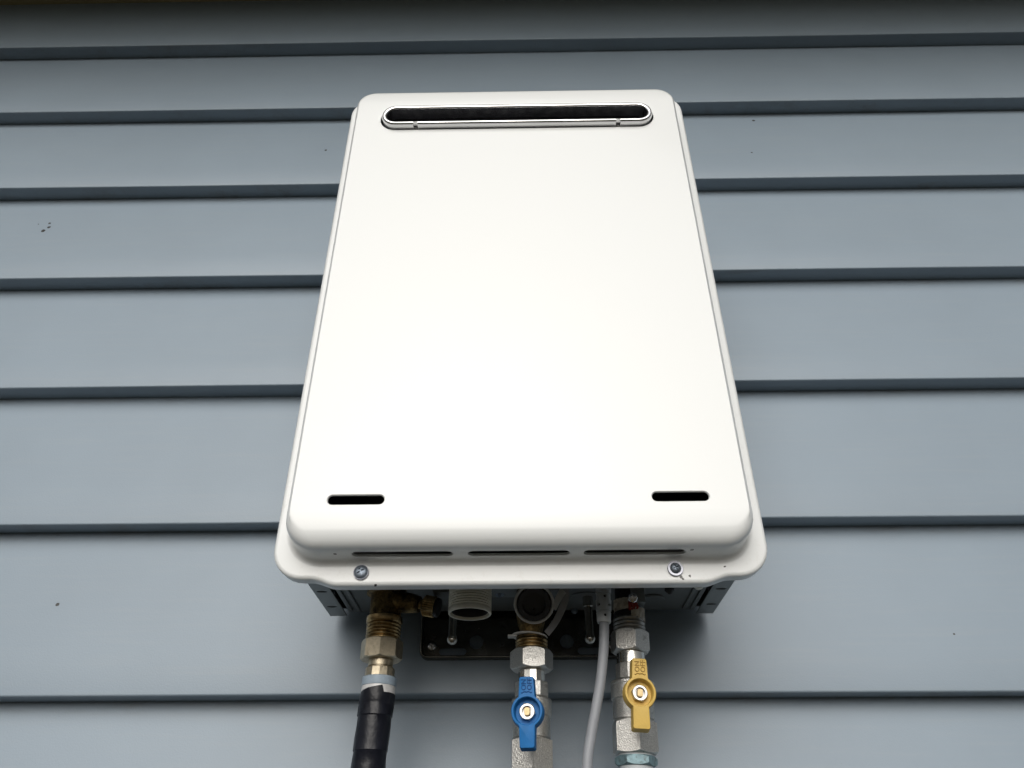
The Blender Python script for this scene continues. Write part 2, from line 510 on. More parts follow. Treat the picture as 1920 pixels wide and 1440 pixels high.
def ring(o, y): return [Vector((x, y, z)) for x, z in o]
rings = []
rings.append(ring(flange(0.0005), FY + 0.011))
rings.append(ring(flange(0.0), FY + 0.0035))
for a in (0.25, 0.5, 0.75, 1.0):
    t = a * math.pi / 2
    rings.append(ring(flange(0.003 * (1 - math.cos(t))), FY + 0.003 - 0.003 * math.sin(t)))
rf = 0.0045
for a in (0, 0.25, 0.5, 0.75, 1.0):
    t = a * math.pi / 2
    rings.append(ring(raised(-rf * (1 - math.sin(t))), FY - rf * (1 - math.cos(t))))
re = 0.0140
ry = 0.0100
FRONT = -0.2235
for a in (0, 0.2, 0.4, 0.6, 0.8, 1.0):
    t = a * math.pi / 2 * 0.93
    rings.append(ring(raised(0.0012 + re * (1 - math.cos(t))), FRONT + ry - ry * math.sin(t)))
d_edge, y_edge = 0.0012 + re * (1 - math.cos(math.pi / 2 * .93)), FRONT + ry - ry * math.sin(math.pi / 2 * .93)
for a in (0.25, 0.5, 0.75, 1.0):                    # soft pillow towards the flat middle of the face
    rings.append(ring(raised(d_edge + 0.012 * a), y_edge - 0.0009 * math.sin(a * math.pi / 2)))
FACE = y_edge - 0.0009
bm = bmesh.new()
# outer skin and inner skin make one closed sheet 1.6 mm thick
inner = []
for i, r_ in enumerate(reversed(rings)):
    inner.append(r_)
TH = 0.0016
skin = rings
cx, cz = 0.0, 0.065
def inset_ring(o, y): return ring(o, y)
inn = [inset_ring(raised(d_edge + 0.012), FACE + TH), inset_ring(raised(0.014), FRONT + TH + 0.002), inset_ring(raised(0.0032), FRONT + 0.011),
       inset_ring(raised(0.0016), FY - 0.002), inset_ring(raised(-0.001), FY + 0.0018), inset_ring(flange(0.0045), FY + 0.0018), inset_ring(flange(0.0022), FY + 0.011)]
Vs = loft(bm, rings, False, False)
Vi = loft(bm, inn, False, False)
n = len(Vs[0])
for i in range(n):
    j = (i + 1) % n
    bm.faces.new((Vi[-1][i], Vi[-1][j], Vs[0][j], Vs[0][i]))
bm.faces.new(Vs[-1]); bm.faces.new(list(reversed(Vi[0])))
cover = mesh_of(bm)

def slot_cut(x0, x1, z0, z1, flare=0.0014):
    b = bmesh.new()
    rr = [(flare * 1.6, FACE - 0.002), (flare, FACE - 0.0002)]
    for a in (0.3, 0.6, 1.0): rr.append((flare * (1 - math.sin(a * math.pi / 2)), FACE - 0.0002 + flare * (1 - math.cos(a * math.pi / 2))))
    rr.append((0, FACE + 0.006))
    loft(b, [ring(stadium(x0 - d, x1 + d, z0 - d, z1 + d), y) for d, y in rr])
    return mesh_of(b)
cuts = [slot_cut(-0.1373, -0.0968, -0.1535, -0.1465), slot_cut(0.0946, 0.1350, -0.1530, -0.1460), slot_cut(-0.1385, 0.1395, 0.2575, 0.2905, 0.0008)]
for x0, x1 in ((-0.1195, -0.0475), (-0.0370, 0.0353), (0.0449, 0.1170)):
    b = bmesh.new()
    o = stadium(x0, x1, -0.2108, -0.2028)
    loft(b, [[Vector((x, y, z)) for x, y in o] for z in (-0.1900, -0.1800)])
    cuts.append(mesh_of(b))
cover = boolean(cover, cuts)
cov = link_mesh("front_cover", cover, 'enamel', heater, smooth=42)
flat = set()
for p_ in cov.data.polygons:                  # keep the flat middle of the face truly flat round its slots
    if all(abs(cov.data.vertices[v].co.y + WORLD[cov.name].y - FACE) < 2e-6 for v in p_.vertices):
        flat.add(p_.index)
att = cov.data.attributes.get("sharp_edge") or cov.data.attributes.new("sharp_edge", 'BOOLEAN', 'EDGE')
for p_ in cov.data.polygons:
    if p_.index in flat:
        for li in p_.loop_indices:
            att.data[cov.data.loops[li].edge_index].value = True

# exhaust outlet: rolled steel rim standing in its slot, a duct behind it
def rim(d, y): return ring(stadium(-0.1365 + d, 0.1378 - d, 0.2592 + d * .75, 0.2885 - d * .9), y)
bm = bmesh.new()
pr = [(0.0, -0.196), (0.0, -0.2268)]
for a in range(1, 6):
    t = a / 5 * math.pi / 2
    pr.append((0.0019 - 0.0019 * math.cos(t), -0.2268 - 0.0040 * math.sin(t)))
for a in range(0, 6):
    t = a / 5 * math.pi / 2
    pr.append((0.0032 + 0.0020 * math.sin(t), -0.2308 + 0.0020 - 0.0020 * math.cos(t)))
pr += [(0.0056, -0.186)]
loft(bm, [rim(d, y) for d, y in pr] + [rim(0.0, -0.186), rim(0.0, -0.196)], False, False)
bmesh.ops.remove_doubles(bm, verts=bm.verts[:], dist=1e-6)
holes = []
for hx in (-0.1015, 0.1023):
    b = bmesh.new(); box(b, hx - .0022, hx + .0022, -0.2330, -0.2220, 0.2580, 0.2614); holes.append(mesh_of(b))
rim_me = mesh_of(bm)
rim_o = link_mesh("exhaust_outlet", boolean(rim_me, holes), 'chrome', heater, smooth=40)
bm = bmesh.new()
duct = [rim(0.0058, -0.2215), rim(0.0059, -0.150), rim(0.0120, -0.150)]
loft(bm, [rim(0.0058, -0.2170), rim(0.0062, -0.150)], False, True)
link("flue_duct", bm, 'flue_dark', rim_o, smooth=30)
bm = bmesh.new()
box(bm, -0.124, 0.126, -0.185, -0.184, 0.2745, 0.2775)
box(bm, -0.100, 0.060, -0.178, -0.177, 0.2675, 0.2695)
link("flue_vane", bm, 'flue_dark', rim_o, smooth=0)

# cover screws with their washers
def pan_screw(name, c, r, parent, mat='screw', washer=None, twist=0.3, axis=(0, -1, 0), h=None):
    h = h or r * .55
    m = basis(c, axis)
    b = bmesh.new()
    prof = [(r * .96, 0), (r, h * .15)] + [(r * math.cos(a * math.pi / 16), h * (.2 + .8 * math.sin(a * math.pi / 16))) for a in range(1, 8)] + [(0.00001, h)]
    lathe(b, m, prof, n=28)
    cutters = []
    for q in (0, math.pi / 2):
        c_ = bmesh.new()
        box(c_, -r * .5, r * .5, -r * .12, r * .12, h * .35, h * 1.6, 0, m @ Matrix.Rotation(twist + q, 4, 'Z'))
        cutters.append(mesh_of(c_))
    o = link_mesh(name, boolean(mesh_of(b), cutters), mat, parent, smooth=40)
    if washer:
        b = bmesh.new()
        lathe(b, m, [(washer * .5, -0.0001), (washer, -0.0001), (washer, 0.0006), (washer * .96, 0.0009), (washer * .5, 0.0009)], n=32)
        link("washer", b, 'washer', o, smooth=40)
    return o
pan_screw("cover_screw", (-0.1137, FY - 0.0009, -0.1935), 0.0052, heater, washer=0.0055, twist=.55)
pan_screw("cover_screw", (0.1105, FY - 0.0010, -0.1925), 0.0040, heater, washer=0.0056, twist=.35, h=0.0032)

# case: side and top sheets, inner face, recessed base plate
bm = bmesh.new()
box(bm, -0.1733, -0.1718, -0.031, -0.1868, -0.1730, 0.325)
box(bm, 0.1718, 0.1733, -0.031, -0.1868, -0.1730, 0.325)
box(bm, -0.1733, 0.1733, -0.031, -0.1868, 0.3252, 0.3267)
box(bm, -0.1715, 0.1715, -0.0325, -0.031, -0.168, 0.325)
link("case", bm, 'galv', heater, smooth=0)
bm = bmesh.new(); box(bm, -0.168, 0.168, -0.1915, -0.188, -0.1825, 0.245)
link("inner_panel", bm, 'black', heater, smooth=0)
bm = bmesh.new(); box(bm, -0.168, 0.168, -0.150, -0.146, 0.246, 0.32)
link("inner_baffle", bm, 'black', heater, smooth=0)
for sx in (-1, 1):
    b = bmesh.new()
    xo, xi = sx * 0.1733, sx * 0.1580
    box(b, min(xo, xi), max(xo, xi), -0.1868, -0.031, -0.1745, -0.1732, 0.0003)
    ct = []
    for yy in (-0.098, -0.058):
        c_ = bmesh.new()
        hx = sx * 0.1662
        o = [(hx + .0046 * math.cos(2 * math.pi * i / 16), yy + .0021 * math.sin(2 * math.pi * i / 16)) for i in range(16)]
        loft(c_, [[Vector((x, y, z)) for x, y in o] for z in (-0.1765, -0.1715)]); ct.append(mesh_of(c_))
    link_mesh("side_rail", boolean(mesh_of(b), ct), 'galv', heater, smooth=30)
bm = bmesh.new()
box(bm, -0.1560, 0.1560, -0.1865, -0.0335, -0.1715, -0.1700)
for sx in (-1, 1):                                          # pressed ribs next to the rails
    for x, w_ in ((0.1528, .0018), (0.1455, .0014)):
        box(bm, sx * x - w_, sx * x + w_, -0.185, -0.040, -0.1732, -0.1714, 0.0006)
base = link("base_plate", bm, 'galv_dark', heater, smooth=30)
def disc(name, x, y, r, h, mat, parent=heater, z=-0.1716, n=32):
    b = bmesh.new(); lathe(b, Matrix.Translation((x, y, z)), [(r * .5, 0.0002), (r, 0.0002), (r, -h * .6), (r - h * .4, -h), (0.0001, -h)], n=n)
    return link(name, b, mat, parent, smooth=40)
disc("blanking_cap", 0.1130, -0.066, 0.0115, 0.0018, 'galv_dark')
disc("blanking_cap", 0.0560, -0.070, 0.0150, 0.0016, 'galv_dark')
disc("gasket_plate", 0.104, -0.100, 0.0085, 0.0030, 'galv_dark')
disc("rubber_grommet", 0.1234, -0.0985, 0.0040, 0.0070, 'black')
disc("plastic_plug", 0.1468, -0.1040, 0.0042, 0.0050, 'white_plastic')
disc("base_bolt", -0.0180, -0.088, 0.0042, 0.0050, 'screw', n=6)
disc("base_bolt", 0.0480, -0.0365, 0.0030, 0.0040, 'screw', n=6)
disc("base_bolt", -0.0690, -0.100, 0.0050, 0.0040, 'galv_dark', n=6)
# small pressed bracket holding the pipes to the base
bm = bmesh.new(); box(bm, -0.0245, 0.0010, -0.104, -0.080, -0.1745, -0.1718, 0.0004)
link("pipe_plate", bm, 'galv', heater, smooth=30)
bm = bmesh.new(); box(bm, -0.0720, -0.0500, -0.108, -0.090, -0.1790, -0.1718, 0.0006)
link("pipe_plate", bm, 'galv_dark', heater, smooth=30)

# wall bracket behind the case: dished dark plate with holes and slots
BY = -0.0205
bk = None
o_out = stadium
def plate(x0, x1, z0, z1, r, y):
    return [Vector((x, y, z)) for x, z in round_rect(x0, x1, z0, z1, r)]
bm = bmesh.new()
bx0, bx1, bz0, bz1 = -0.0912, 0.0925, -0.2108, -0.120
rg = [plate(bx0, bx1, bz0, bz1, .0075, BY + .006), plate(bx0, bx1, bz0, bz1, .0075, BY - .0030), plate(bx0 + .0003, bx1 - .0003, bz0 + .0003, bz1 - .0003, .0073, BY - .0038), plate(bx0 + .0008, bx1 - .0008, bz0 + .0008, bz1 - .0008, .0070, BY - .0044), plate(bx0 + .0015, bx1 - .0015, bz0 + .0015, bz1 - .0015, .0064, BY - .0046),
      plate(bx0 + .0022, bx1 - .0022, bz0 + .0022, bz1 - .0022, .0058, BY - .0044), plate(bx0 + .0026, bx1 - .0026, bz0 + .0026, bz1 - .0026, .0056, BY - .0038), plate(bx0 + .0028, bx1 - .0028, bz0 + .0028, bz1 - .0028, .0055, BY)]
loft(bm, rg + [plate(bx0 + .0030, bx1 - .0030, bz0 + .0030, bz1 - .0030, .0052, BY + .0005), plate(bx0 + .0030, bx1 - .0030, bz0 + .0030, bz1 - .0030, .0052, BY + .0015),
               plate(bx0 + .0015, bx1 - .0015, bz0 + .0015, bz1 - .0015, .0060, BY + .0060)], False, False)
mtop = bmesh.new()
loft(mtop, [plate(bx0 + .0026, bx1 - .0026, bz0 + .0026, bz1 - .0026, .0052, BY), plate(bx0 + .0026, bx1 - .0026, bz0 + .0026, bz1 - .0026, .0052, BY + .0012)])
ct = []
for hx in (-0.0406, 0.0410):
    c_ = bmesh.new(); lathe(c_, basis((hx, BY + .005, -0.1955), (0, -1, 0)), [(.0063, 0), (.0063, .010)], n=32); ct.append(mesh_of(c_))
for x0, x1 in ((-0.0742, -0.0494), (0.0503, 0.0751)):
    c_ = bmesh.new(); loft(c_, [ring(stadium(x0, x1, -0.2070, -0.2008), y) for y in (BY - .006, BY + .005)]); ct.append(mesh_of(c_))
face = boolean(mesh_of(mtop), ct)
bm.from_mesh(face); bpy.data.meshes.remove(face)
bk = link("wall_bracket", bm, 'bracket', heater, smooth=40)
pan_screw("bracket_screw", (-0.0806, BY - .0002, -0.1997), 0.0044, bk, mat='chrome', twist=.4, h=.0038)
pan_screw("bracket_screw", (0.0812, BY - .0002, -0.1997), 0.0044, bk, mat='chrome', twist=.9, h=.0038)

# two round-ended steel pins under the base
for px in (-0.0575, 0.0572):
    b = bmesh.new()
    m = Matrix.Translation((px, -0.075, -0.1715))
    prof = [(.0044, 0), (.0046, -.010), (.0036, -.0105), (.0036, -.0335), (.0043, -.0345)] + [(.0046 * math.cos(a * math.pi / 12), -.0368 - .0042 * math.sin(a * math.pi / 12)) for a in range(0, 6)] + [(.0002, -.0410)]
    lathe(b, m, prof, n=20)
    link("drain_pin", b, 'pin', heater, smooth=50)

# hot outlet: cast brass body with side drain plug
HX, HY = -0.1120, -0.095
m = down(HX, HY)
bm = bmesh.new()
lathe(bm, m, [(.0165, -.171), (.0165, -.1765), (.0128, -.1770), (.0128, -.194), (.0136, -.1955)])
link("brass_outlet", bm, 'brass_cast', heater, smooth=45)
out = bpy.context.scene.objects["brass_outlet"]
bm = bmesh.new()
lathe(bm, m, [(.0133, -.1955), (.0146, -.1960), (.0147, -.2000), (.0138, -.2012)] + thread_profile(.0142, -.2014, -.2150, 5, .0011))
link("outlet_thread", bm, 'brass', out, smooth=50)
bm = bmesh.new()
tube(bm, [(HX + .006, HY - .002, -.1830), (HX + .020, HY - .003, -.1845), (HX + .0285, HY - .0042, -.1862)], [.0090, .0082, .0066], n=24)
link("drain_branch", bm, 'brass_cast', out, smooth=45)
# knurled drain plug
ax = Vector((0.95, -0.12, -0.22)).normalized()
m2 = basis(Vector((HX + .0285, HY - .0042, -.1860)), ax)
bm = bmesh.new(); lathe(bm, m2, [(.0040, -.004), (.0040, .0025), (.0062, .003), (.0070, .0045)], n=24)
link("drain_stem", bm, 'brass', out, smooth=40)
bm = bmesh.new()
nk = 56
rings = []
for h, rr, kn in ((.0038, .0070, 0), (.0046, .0084, 1), (.0130, .0086, 1), (.0138, .0084, 0), (.0142, .0078, 0)):
    rings.append([m2 @ Vector(((rr - (.0006 if kn and i % 2 else 0)) * math.cos(2 * math.pi * i / nk), (rr - (.0006 if kn and i % 2 else 0)) * math.sin(2 * math.pi * i / nk), h)) for i in range(nk)])
loft(bm, rings)
link("drain_plug", bm, 'brass', out, smooth=20)
bm = bmesh.new(); lathe(bm, m2, [(.0077, .0143), (.0079, .0150), (.0076, .0170), (.0060, .0176), (.0001, .0176)], n=32)
link("plug_cap", bm, 'black_gloss', out, smooth=40)

# threaded cream plastic drain socket, open below
WX, WY = -0.0404, -0.120
m = down(WX, WY)
bm = bmesh.new()
prof = [(.0150, -.1715), (.0163, -.1718)] + thread_profile(.0172, -.1722, -.1966, 12, .0011) + [(.0168, -.1968), (.0172, -.1972), (.0171, -.2004), (.0168, -.2009), (.0156, -.2009), (.0154, -.2003), (.0150, -.176)]
lathe(bm, m, prof, n=64)
sock = link("drain_socket", bm, 'white_plastic', heater, smooth=50)
bm = bmesh.new(); lathe(bm, m, [(.0147, -.1762), (.0149, -.1982), (.0143, -.1990), (.0135, -.1975), (.0130, -.182), (.0001, -.1815)], n=48)
link("socket_liner", bm, 'black_gloss', sock, smooth=40)

# cold inlet: brass tee, filter cap facing down and out, retaining strap
CX, CY = 0.0083, -0.095
m = down(CX, CY)
bm = bmesh.new()
lathe(bm, m, [(.012, -.1712), (.012, -.196), (.0105, -.2030), (.0090, -.2075), (.0092, -.2115), (.0122, -.2122), (.0126, -.2142)])
tee = link("brass_inlet", bm, 'brass_cast', heater, smooth=45)
fax = Vector((0.03, -0.83, -0.56)).normalized()
fc = Vector((0.0106, -0.1185, -0.1925))
mf = basis(fc, fax)
bm = bmesh.new(); lathe(bm, mf, [(.0125, -.030), (.0140, -.020), (.0147, -.008), (.0149, -.0038), (.0137, -.0036), (.0136, -.018), (.0001, -.0181)], n=40)
link("filter_housing", bm, 'brass_cast', tee, smooth=45)
bm = bmesh.new()
lathe(bm, mf, [(.0140, -.0036), (.0160, -.0034), (.0163, -.0005), (.0160, .0006), (.0150, .0008), (.0142, .0002), (.0138, -.003), (.0140, -.0036)], n=56, close=False)
bmesh.ops.remove_doubles(bm, verts=bm.verts[:], dist=1e-6)
link("filter_ring", bm, 'filter', tee, smooth=45)
# black knurled cap with a hollow middle and a cross web
bm = bmesh.new()
nk = 80
rings = []
for h, rr, kn in ((-.0034, .0134, 1), (.0004, .0134, 1), (.0011, .0128, 0), (.0009, .0094, 0), (-.0150, .0088, 0), (-.0152, .0001, 0)):
    rr_ = []
    for i in range(nk):
        dip = .0011 if (kn and (i % 8) in (0, 1)) else 0
        a = 2 * math.pi * i / nk
        rr_.append(mf @ Vector(((rr - dip) * math.cos(a), (rr - dip) * math.sin(a), h)))
    rings.append(rr_)
loft(bm, rings)
cap = link("filter_cap", bm, 'cap_grey', tee, smooth=30)
bm = bmesh.new()
for q in range(1):
    box(bm, .0048, .0098, -.0006, .0006, -.0120, -.0002, 0.0002, mf @ Matrix.Rotation(math.pi + q * 2 * math.pi / 3, 4, 'Z'))
link("cap_web", bm, 'black_gloss', tee, smooth=0)

def flat_strip(pts, wid, th, nrm):
    """ribbon with thickness following pts"""
    b = bmesh.new()
    pts = spline(pts, 8)
    rings = []
    nrm = Vector(nrm).normalized()
    for i, p in enumerate(pts):
        d = (pts[min(i + 1, len(pts) - 1)] - pts[max(i - 1, 0)]).normalized()
        s = d.cross(nrm).normalized()
        ww = wid[0] + (wid[1] - wid[0]) * i / (len(pts) - 1)
        rings.append([p + s * ww / 2 - nrm * th / 2, p - s * ww / 2 - nrm * th / 2, p - s * ww / 2 + nrm * th / 2, p + s * ww / 2 + nrm * th / 2])
    loft(b, rings)
    return b
b = flat_strip([(0.0205, -.1195, -.1790), (0.0290, -.1160, -.1772), (0.0355, -.1120, -.1790), (0.0362, -.1080, -.1845), (0.0330, -.1045, -.1930), (0.0275, -.1020, -.2025), (0.0205, -.1010, -.2110)], (.0065, .0052), .0014, fax)
link("filter_strap", b, 'strap', tee, smooth=40)
b = flat_strip([(0.0345, -.1140, -.1800), (0.0300, -.1170, -.1880), (0.0262, -.1180, -.1965)], (.0062, .0040), .0013, fax)
link("strap_tongue", b, 'filter', tee, smooth=40)
bm = bmesh.new()
mm = down(CX, CY, 0.0)
lathe(bm, Matrix.Translation((CX - .0015, CY, -.2118)) @ Matrix.Rotation(R(4), 4, 'Y'), [(.0100, .0006), (.0142, .0006), (.0146, 0), (.0142, -.0006), (.0100, -.0006)], n=40)
box(bm, CX - .0190, CX - .0115, CY - .006, CY + .002, -.2126, -.2114, .0004)
link("retaining_clip", bm, 'filter', tee, smooth=40)
bm = bmesh.new(); lathe(bm, m, thread_profile(.0131, -.2146, -.2250, 4, .0011), n=40)
link("inlet_thread", bm, 'brass', tee, smooth=50)

# gas inlet: black iron stub, creased tape with a red patch and a little plug screw
GX, GY, GT = 0.0878, -0.095, R(1.9)
def gm(z=0): return Matrix.Translation((GX, GY, -0.205)) @ Matrix.Rotation(GT, 4, 'Y') @ Matrix.Translation((0, 0, 0.205))
m = gm()
bm = bmesh.new(); lathe(bm, m, [(.0105, -.1712), (.0108, -.1930), (.0122, -.1935), (.0124, -.1972), (.0116, -.1980)], n=40)
gas_in = link("gas_inlet", bm, 'black_gloss', heater, smooth=45)
bm = bmesh.new(); lathe(bm, m, thread_profile(.0131, -.1980, -.2105, 4, .0011), n=40)
link("inlet_thread", bm, 'thread_steel', gas_in, smooth=50)
bm = bmesh.new(); box(bm, GX + .0020, GX + .0135, GY - .0130, GY + .004, -.1885, -.1716, .0010)
link("test_block", bm, 'galv', gas_in, smooth=30)
pan_screw("test_plug", (GX + .0030, GY - .0140, -.1850), 0.0042, gas_in, mat='chrome', twist=.2, axis=(0, -.9, -.35), h=.0028)
def wrap(r, a0, a1, zt, zb, jit, seed, th=.0005):
    """piece of tape lying round the stub: patch of a cylinder with creases"""
    rg = random.Random(seed)
    b = bmesh.new()
    na, nz = 18, 8
    G = []
    for side in (0, 1):
        g = []
        for i in range(na + 1):
            row = []
            a = a0 + (a1 - a0) * i / na
            for k in range(nz + 1):
                z = zt(i / na) + (zb(i / na) - zt(i / na)) * k / nz
                rr = r + (jit * math.sin(i * 1.9 + k * 1.1 + seed) + rg.uniform(0, jit * .4) + jit) * (1 if side == 0 else 1) - th * side
                row.append(b.verts.new(m @ Vector((rr * math.sin(a), -rr * math.cos(a), z))))
            g.append(row)
        G.append(g)
        if side == 0: rg = random.Random(seed)
    for s, g in enumerate(G):
        for i in range(na):
            for k in range(nz):
                b.faces.new((g[i][k], g[i + 1][k], g[i + 1][k + 1], g[i][k + 1]))
    A, B = G
    per = [(i, 0) for i in range(na)] + [(na, k) for k in range(nz)] + [(i, nz) for i in range(na, 0, -1)] + [(0, k) for k in range(nz, 0, -1)]
    for (i, k), (i2, k2) in zip(per, per[1:] + per[:1]):
        b.faces.new((A[i][k], A[i2][k2], B[i2][k2], B[i][k]))
    return b
link("sealing_tape", wrap(.0116, -1.5, 0.10, lambda t: -.1838, lambda t: -.1945 + .002 * t, .0004, 3), 'clear_tape', gas_in, smooth=60)
link("sealing_tape", wrap(.0124, 0.05, 1.60, lambda t: -.1925 + .003 * t, lambda t: -.1990 - .0030 * t, .0005, 7), 'clear_tape', gas_in, smooth=60)
link("red_patch", wrap(.0127, -0.10, 0.55, lambda t: -.1858, lambda t: -.1950 + .002 * t, .0004, 11), 'red', gas_in, smooth=60)

# ------------------------------------------------------------------ hot pipe below the heater
hp = empty("hot_water_pipe", (HX, HY, -0.2150), "brass union nut and pipe wrapped in black tape under the left end of the heater", "pipe")
m = down(HX, HY)
nut = link_mesh("union_nut", hexnut(m, .0168, -.2145, -.2298, sides=8, twist=R(-90 + 4)), 'brass_pale', hp, smooth=25)
bm = bmesh.new()
lathe(bm, m, [(.0098, -.2300), (.0098, -.2345), (.0092, -.2350), (.0092, -.2356), (.0112, -.2360)], n=32)
lathe(bm, m, [(.0112, -.2360), (.0116, -.2364), (.0117, -.2428)], sides=12, twist=R(8))
link("pipe_tail", bm, 'brass_pale', hp, smooth=25)
bm = bmesh.new(); lathe(bm, m, [(.0128, -.2430), (.0134, -.2434), (.0135, -.2492), (.0133, -.2497)], n=48)
link("end_ring", bm, 'grey_ring', hp, smooth=45)
bm = bmesh.new(); lathe(bm, m, [(.0131, -.2499), (.0132, -.2580)], n=48)
link("sleeve", bm, 'sleeve', hp, smooth=45)
bm = bmesh.new()
nseg = 48
rings = []
zs = [-.2525, -.2560, -.2625, -.2640, -.2648, -.2706, -.2714, -.2722, -.2790, -.2860, -.2950, -.2958, -.2966, -.3060, -.3140, -.3300, -.3600, -1.6150]
rs = [.01345, .01370, .01350, .01320, .01355, .01345, .01370, .01300, .01305, .01290, .01305, .01320, .01265, .0127, .0126, .0125, .0125, .0125]
for z, r_ in zip(zs, rs):
    rr = []
    for i in range(nseg):
        a = 2 * math.pi * i / nseg - math.pi / 2
        f = max(0, 1 - (-.2525 - z) / .006)
        ph = a + math.pi / 2                                                         # the tape's top edge climbs to the right and ends in a square corner
        if ph > math.pi: ph -= 2 * math.pi
        up = (.0052 * max(0.0, 1 - (0.40 - ph) / 2.2) - .0034 if ph < 0.40 else -.0032) * f
        wv = .00022 * math.sin(4 * a + z * 260) + .00014 * math.sin(9 * a - z * 500) + .00010 * math.sin(15 * a + z * 300)
        rr.append(m @ Vector(((r_ + wv) * math.cos(a) + max(z + .2525, -.12) * 0.045, (r_ + wv) * math.sin(a), z + up)))
    rings.append(rr)
loft(bm, rings)
link("tape_wrap", bm, 'tape', hp, smooth=40)

# ------------------------------------------------------------------ ball valves
def bar_handle(parent, frame, mat, tw, bw, L_up, L_dn, letters=True, r=0.0115):
    """lever: round cup with a nut in it and a tapered blade either side; local x right, y out of the wall, z up"""
    def P(x, z, y): return frame @ Vector((x, y, z))
    o = []
    def arc_pts(a0, a1, n=10): return [(r * math.cos(a0 + (a1 - a0) * i / n), r * math.sin(a0 + (a1 - a0) * i / n)) for i in range(n + 1)]
    nk_u, nk_d = 0.0060, 0.0058
    au, ad = math.acos(nk_u / r), math.acos(nk_d / r)
    out = []
    c = .0009
    out += [(bw / 2, -L_dn + c), (nk_d, -r * math.sin(ad))]
    out += arc_pts(-ad, au, 14)[1:-1]
    out += [(nk_u, r * math.sin(au)), (tw / 2, L_up - c), (tw / 2 - c, L_up), (-tw / 2 + c, L_up), (-tw / 2, L_up - c), (-nk_u, r * math.sin(au))]
    out += arc_pts(math.pi - au, math.pi + ad, 14)[1:-1]
    out += [(-nk_d, -r * math.sin(ad)), (-bw / 2, -L_dn + c), (-bw / 2 + c, -L_dn), (bw / 2 - c, -L_dn)]
    def off(s, dy):
        return [P(x * (1 - s), z * (1 - s * .6), dy) for x, z in out]
    b = bmesh.new()
    loft(b, [off(-.06, .0085), off(0, .0008), off(.025, .0001), off(.05, 0)])
    cup = bmesh.new()
    lathe(cup, frame @ basis((0, .0065, 0), (0, -1, 0)), [(.0088, 0), (.0092, .0050), (.0096, .0062), (.0102, .0068), (.0103, .012)], n=40)
    me = boolean(mesh_of(b), [mesh_of(cup)])
    h = link_mesh("handle", me, mat, parent, smooth=35)
    # cup wall behind the blades
    b = bmesh.new(); lathe(b, frame @ basis((0, .0140, 0), (0, -1, 0)), [(.0095, 0), (.0112, .0055), (.0001, .00551)], n=40)
    link("handle_hub", b, mat, parent, smooth=35)
    fr = frame @ basis((0, .0066, 0), (0, -1, 0))
    nu = hexnut(fr, .0062, .0004, .0046, twist=.3, chamf=.6)
    c_ = bmesh.new(); lathe(c_, fr, [(.0039, .0008), (.0039, .009)], n=28)
    link_mesh("handle_nut", boolean(nu, [mesh_of(c_)]), 'nut', h, smooth=30)
    b = bmesh.new()
    ol = []
    for i in range(28):
        a = 2 * math.pi * i / 28
        x, y = .0029 * math.cos(a), .0029 * math.sin(a)
        ol.append((x, max(-.0021, min(.0021, y))))
    loft(b, [[fr @ Vector((x, y, hh)) for x, y in ol] for hh in (.0002, .0046)] + [[fr @ Vector((x * .9, y * .9, .0049)) for x, y in ol]])
    link("valve_stem", b, 'stem', h, smooth=30)
    # raised lettering, read upwards
    if letters:
        lb = bmesh.new()
        for txt, xx in (("ON", -.0003), ("OFF", .0040)):
            cu = bpy.data.curves.new("t", 'FONT'); cu.body = txt; cu.size = .0050; cu.offset = .00004; cu.extrude = .00035; cu.resolution_u = 3
            to = bpy.data.objects.new("t", cu); COL.objects.link(to)
            dg = bpy.context.evaluated_depsgraph_get(); dg.update()
            me = bpy.data.meshes.new_from_object(to.evaluated_get(dg))
            mt = frame @ Matrix.Translation((xx, -.0001, .0140)) @ Matrix.Rotation(R(90), 4, 'X') @ Matrix.Rotation(R(90), 4, 'Z')
            me.transform(mt); lb.from_mesh(me); bpy.data.meshes.remove(me)
            bpy.data.objects.remove(to); bpy.data.curves.remove(cu)
        for sx in (-1, 1):                                   # the small curled arrow under each word
            pts = [(sx * .0001, -.0001, .0124), (sx * .0006, -.0001, .0130), (sx * .0022, -.0001, .0129), (sx * .0032, -.0001, .0122), (sx * .0040, -.0001, .0126)]
            tube(lb, [frame @ Vector(p) for p in spline(pts, 4)], .00036, n=6)
        lt = link("lettering", lb, mat + "_grime", h, smooth=0)  # letters take the darkened copy of the lever colour, painted relief shade

def octs(b, m, r, z0, z1, sides, twist, ch=.0006):
    lathe(b, m, [(r - ch, z0), (r, z0 - ch), (r, z1 + ch), (r - ch, z1)], sides=sides, twist=twist)

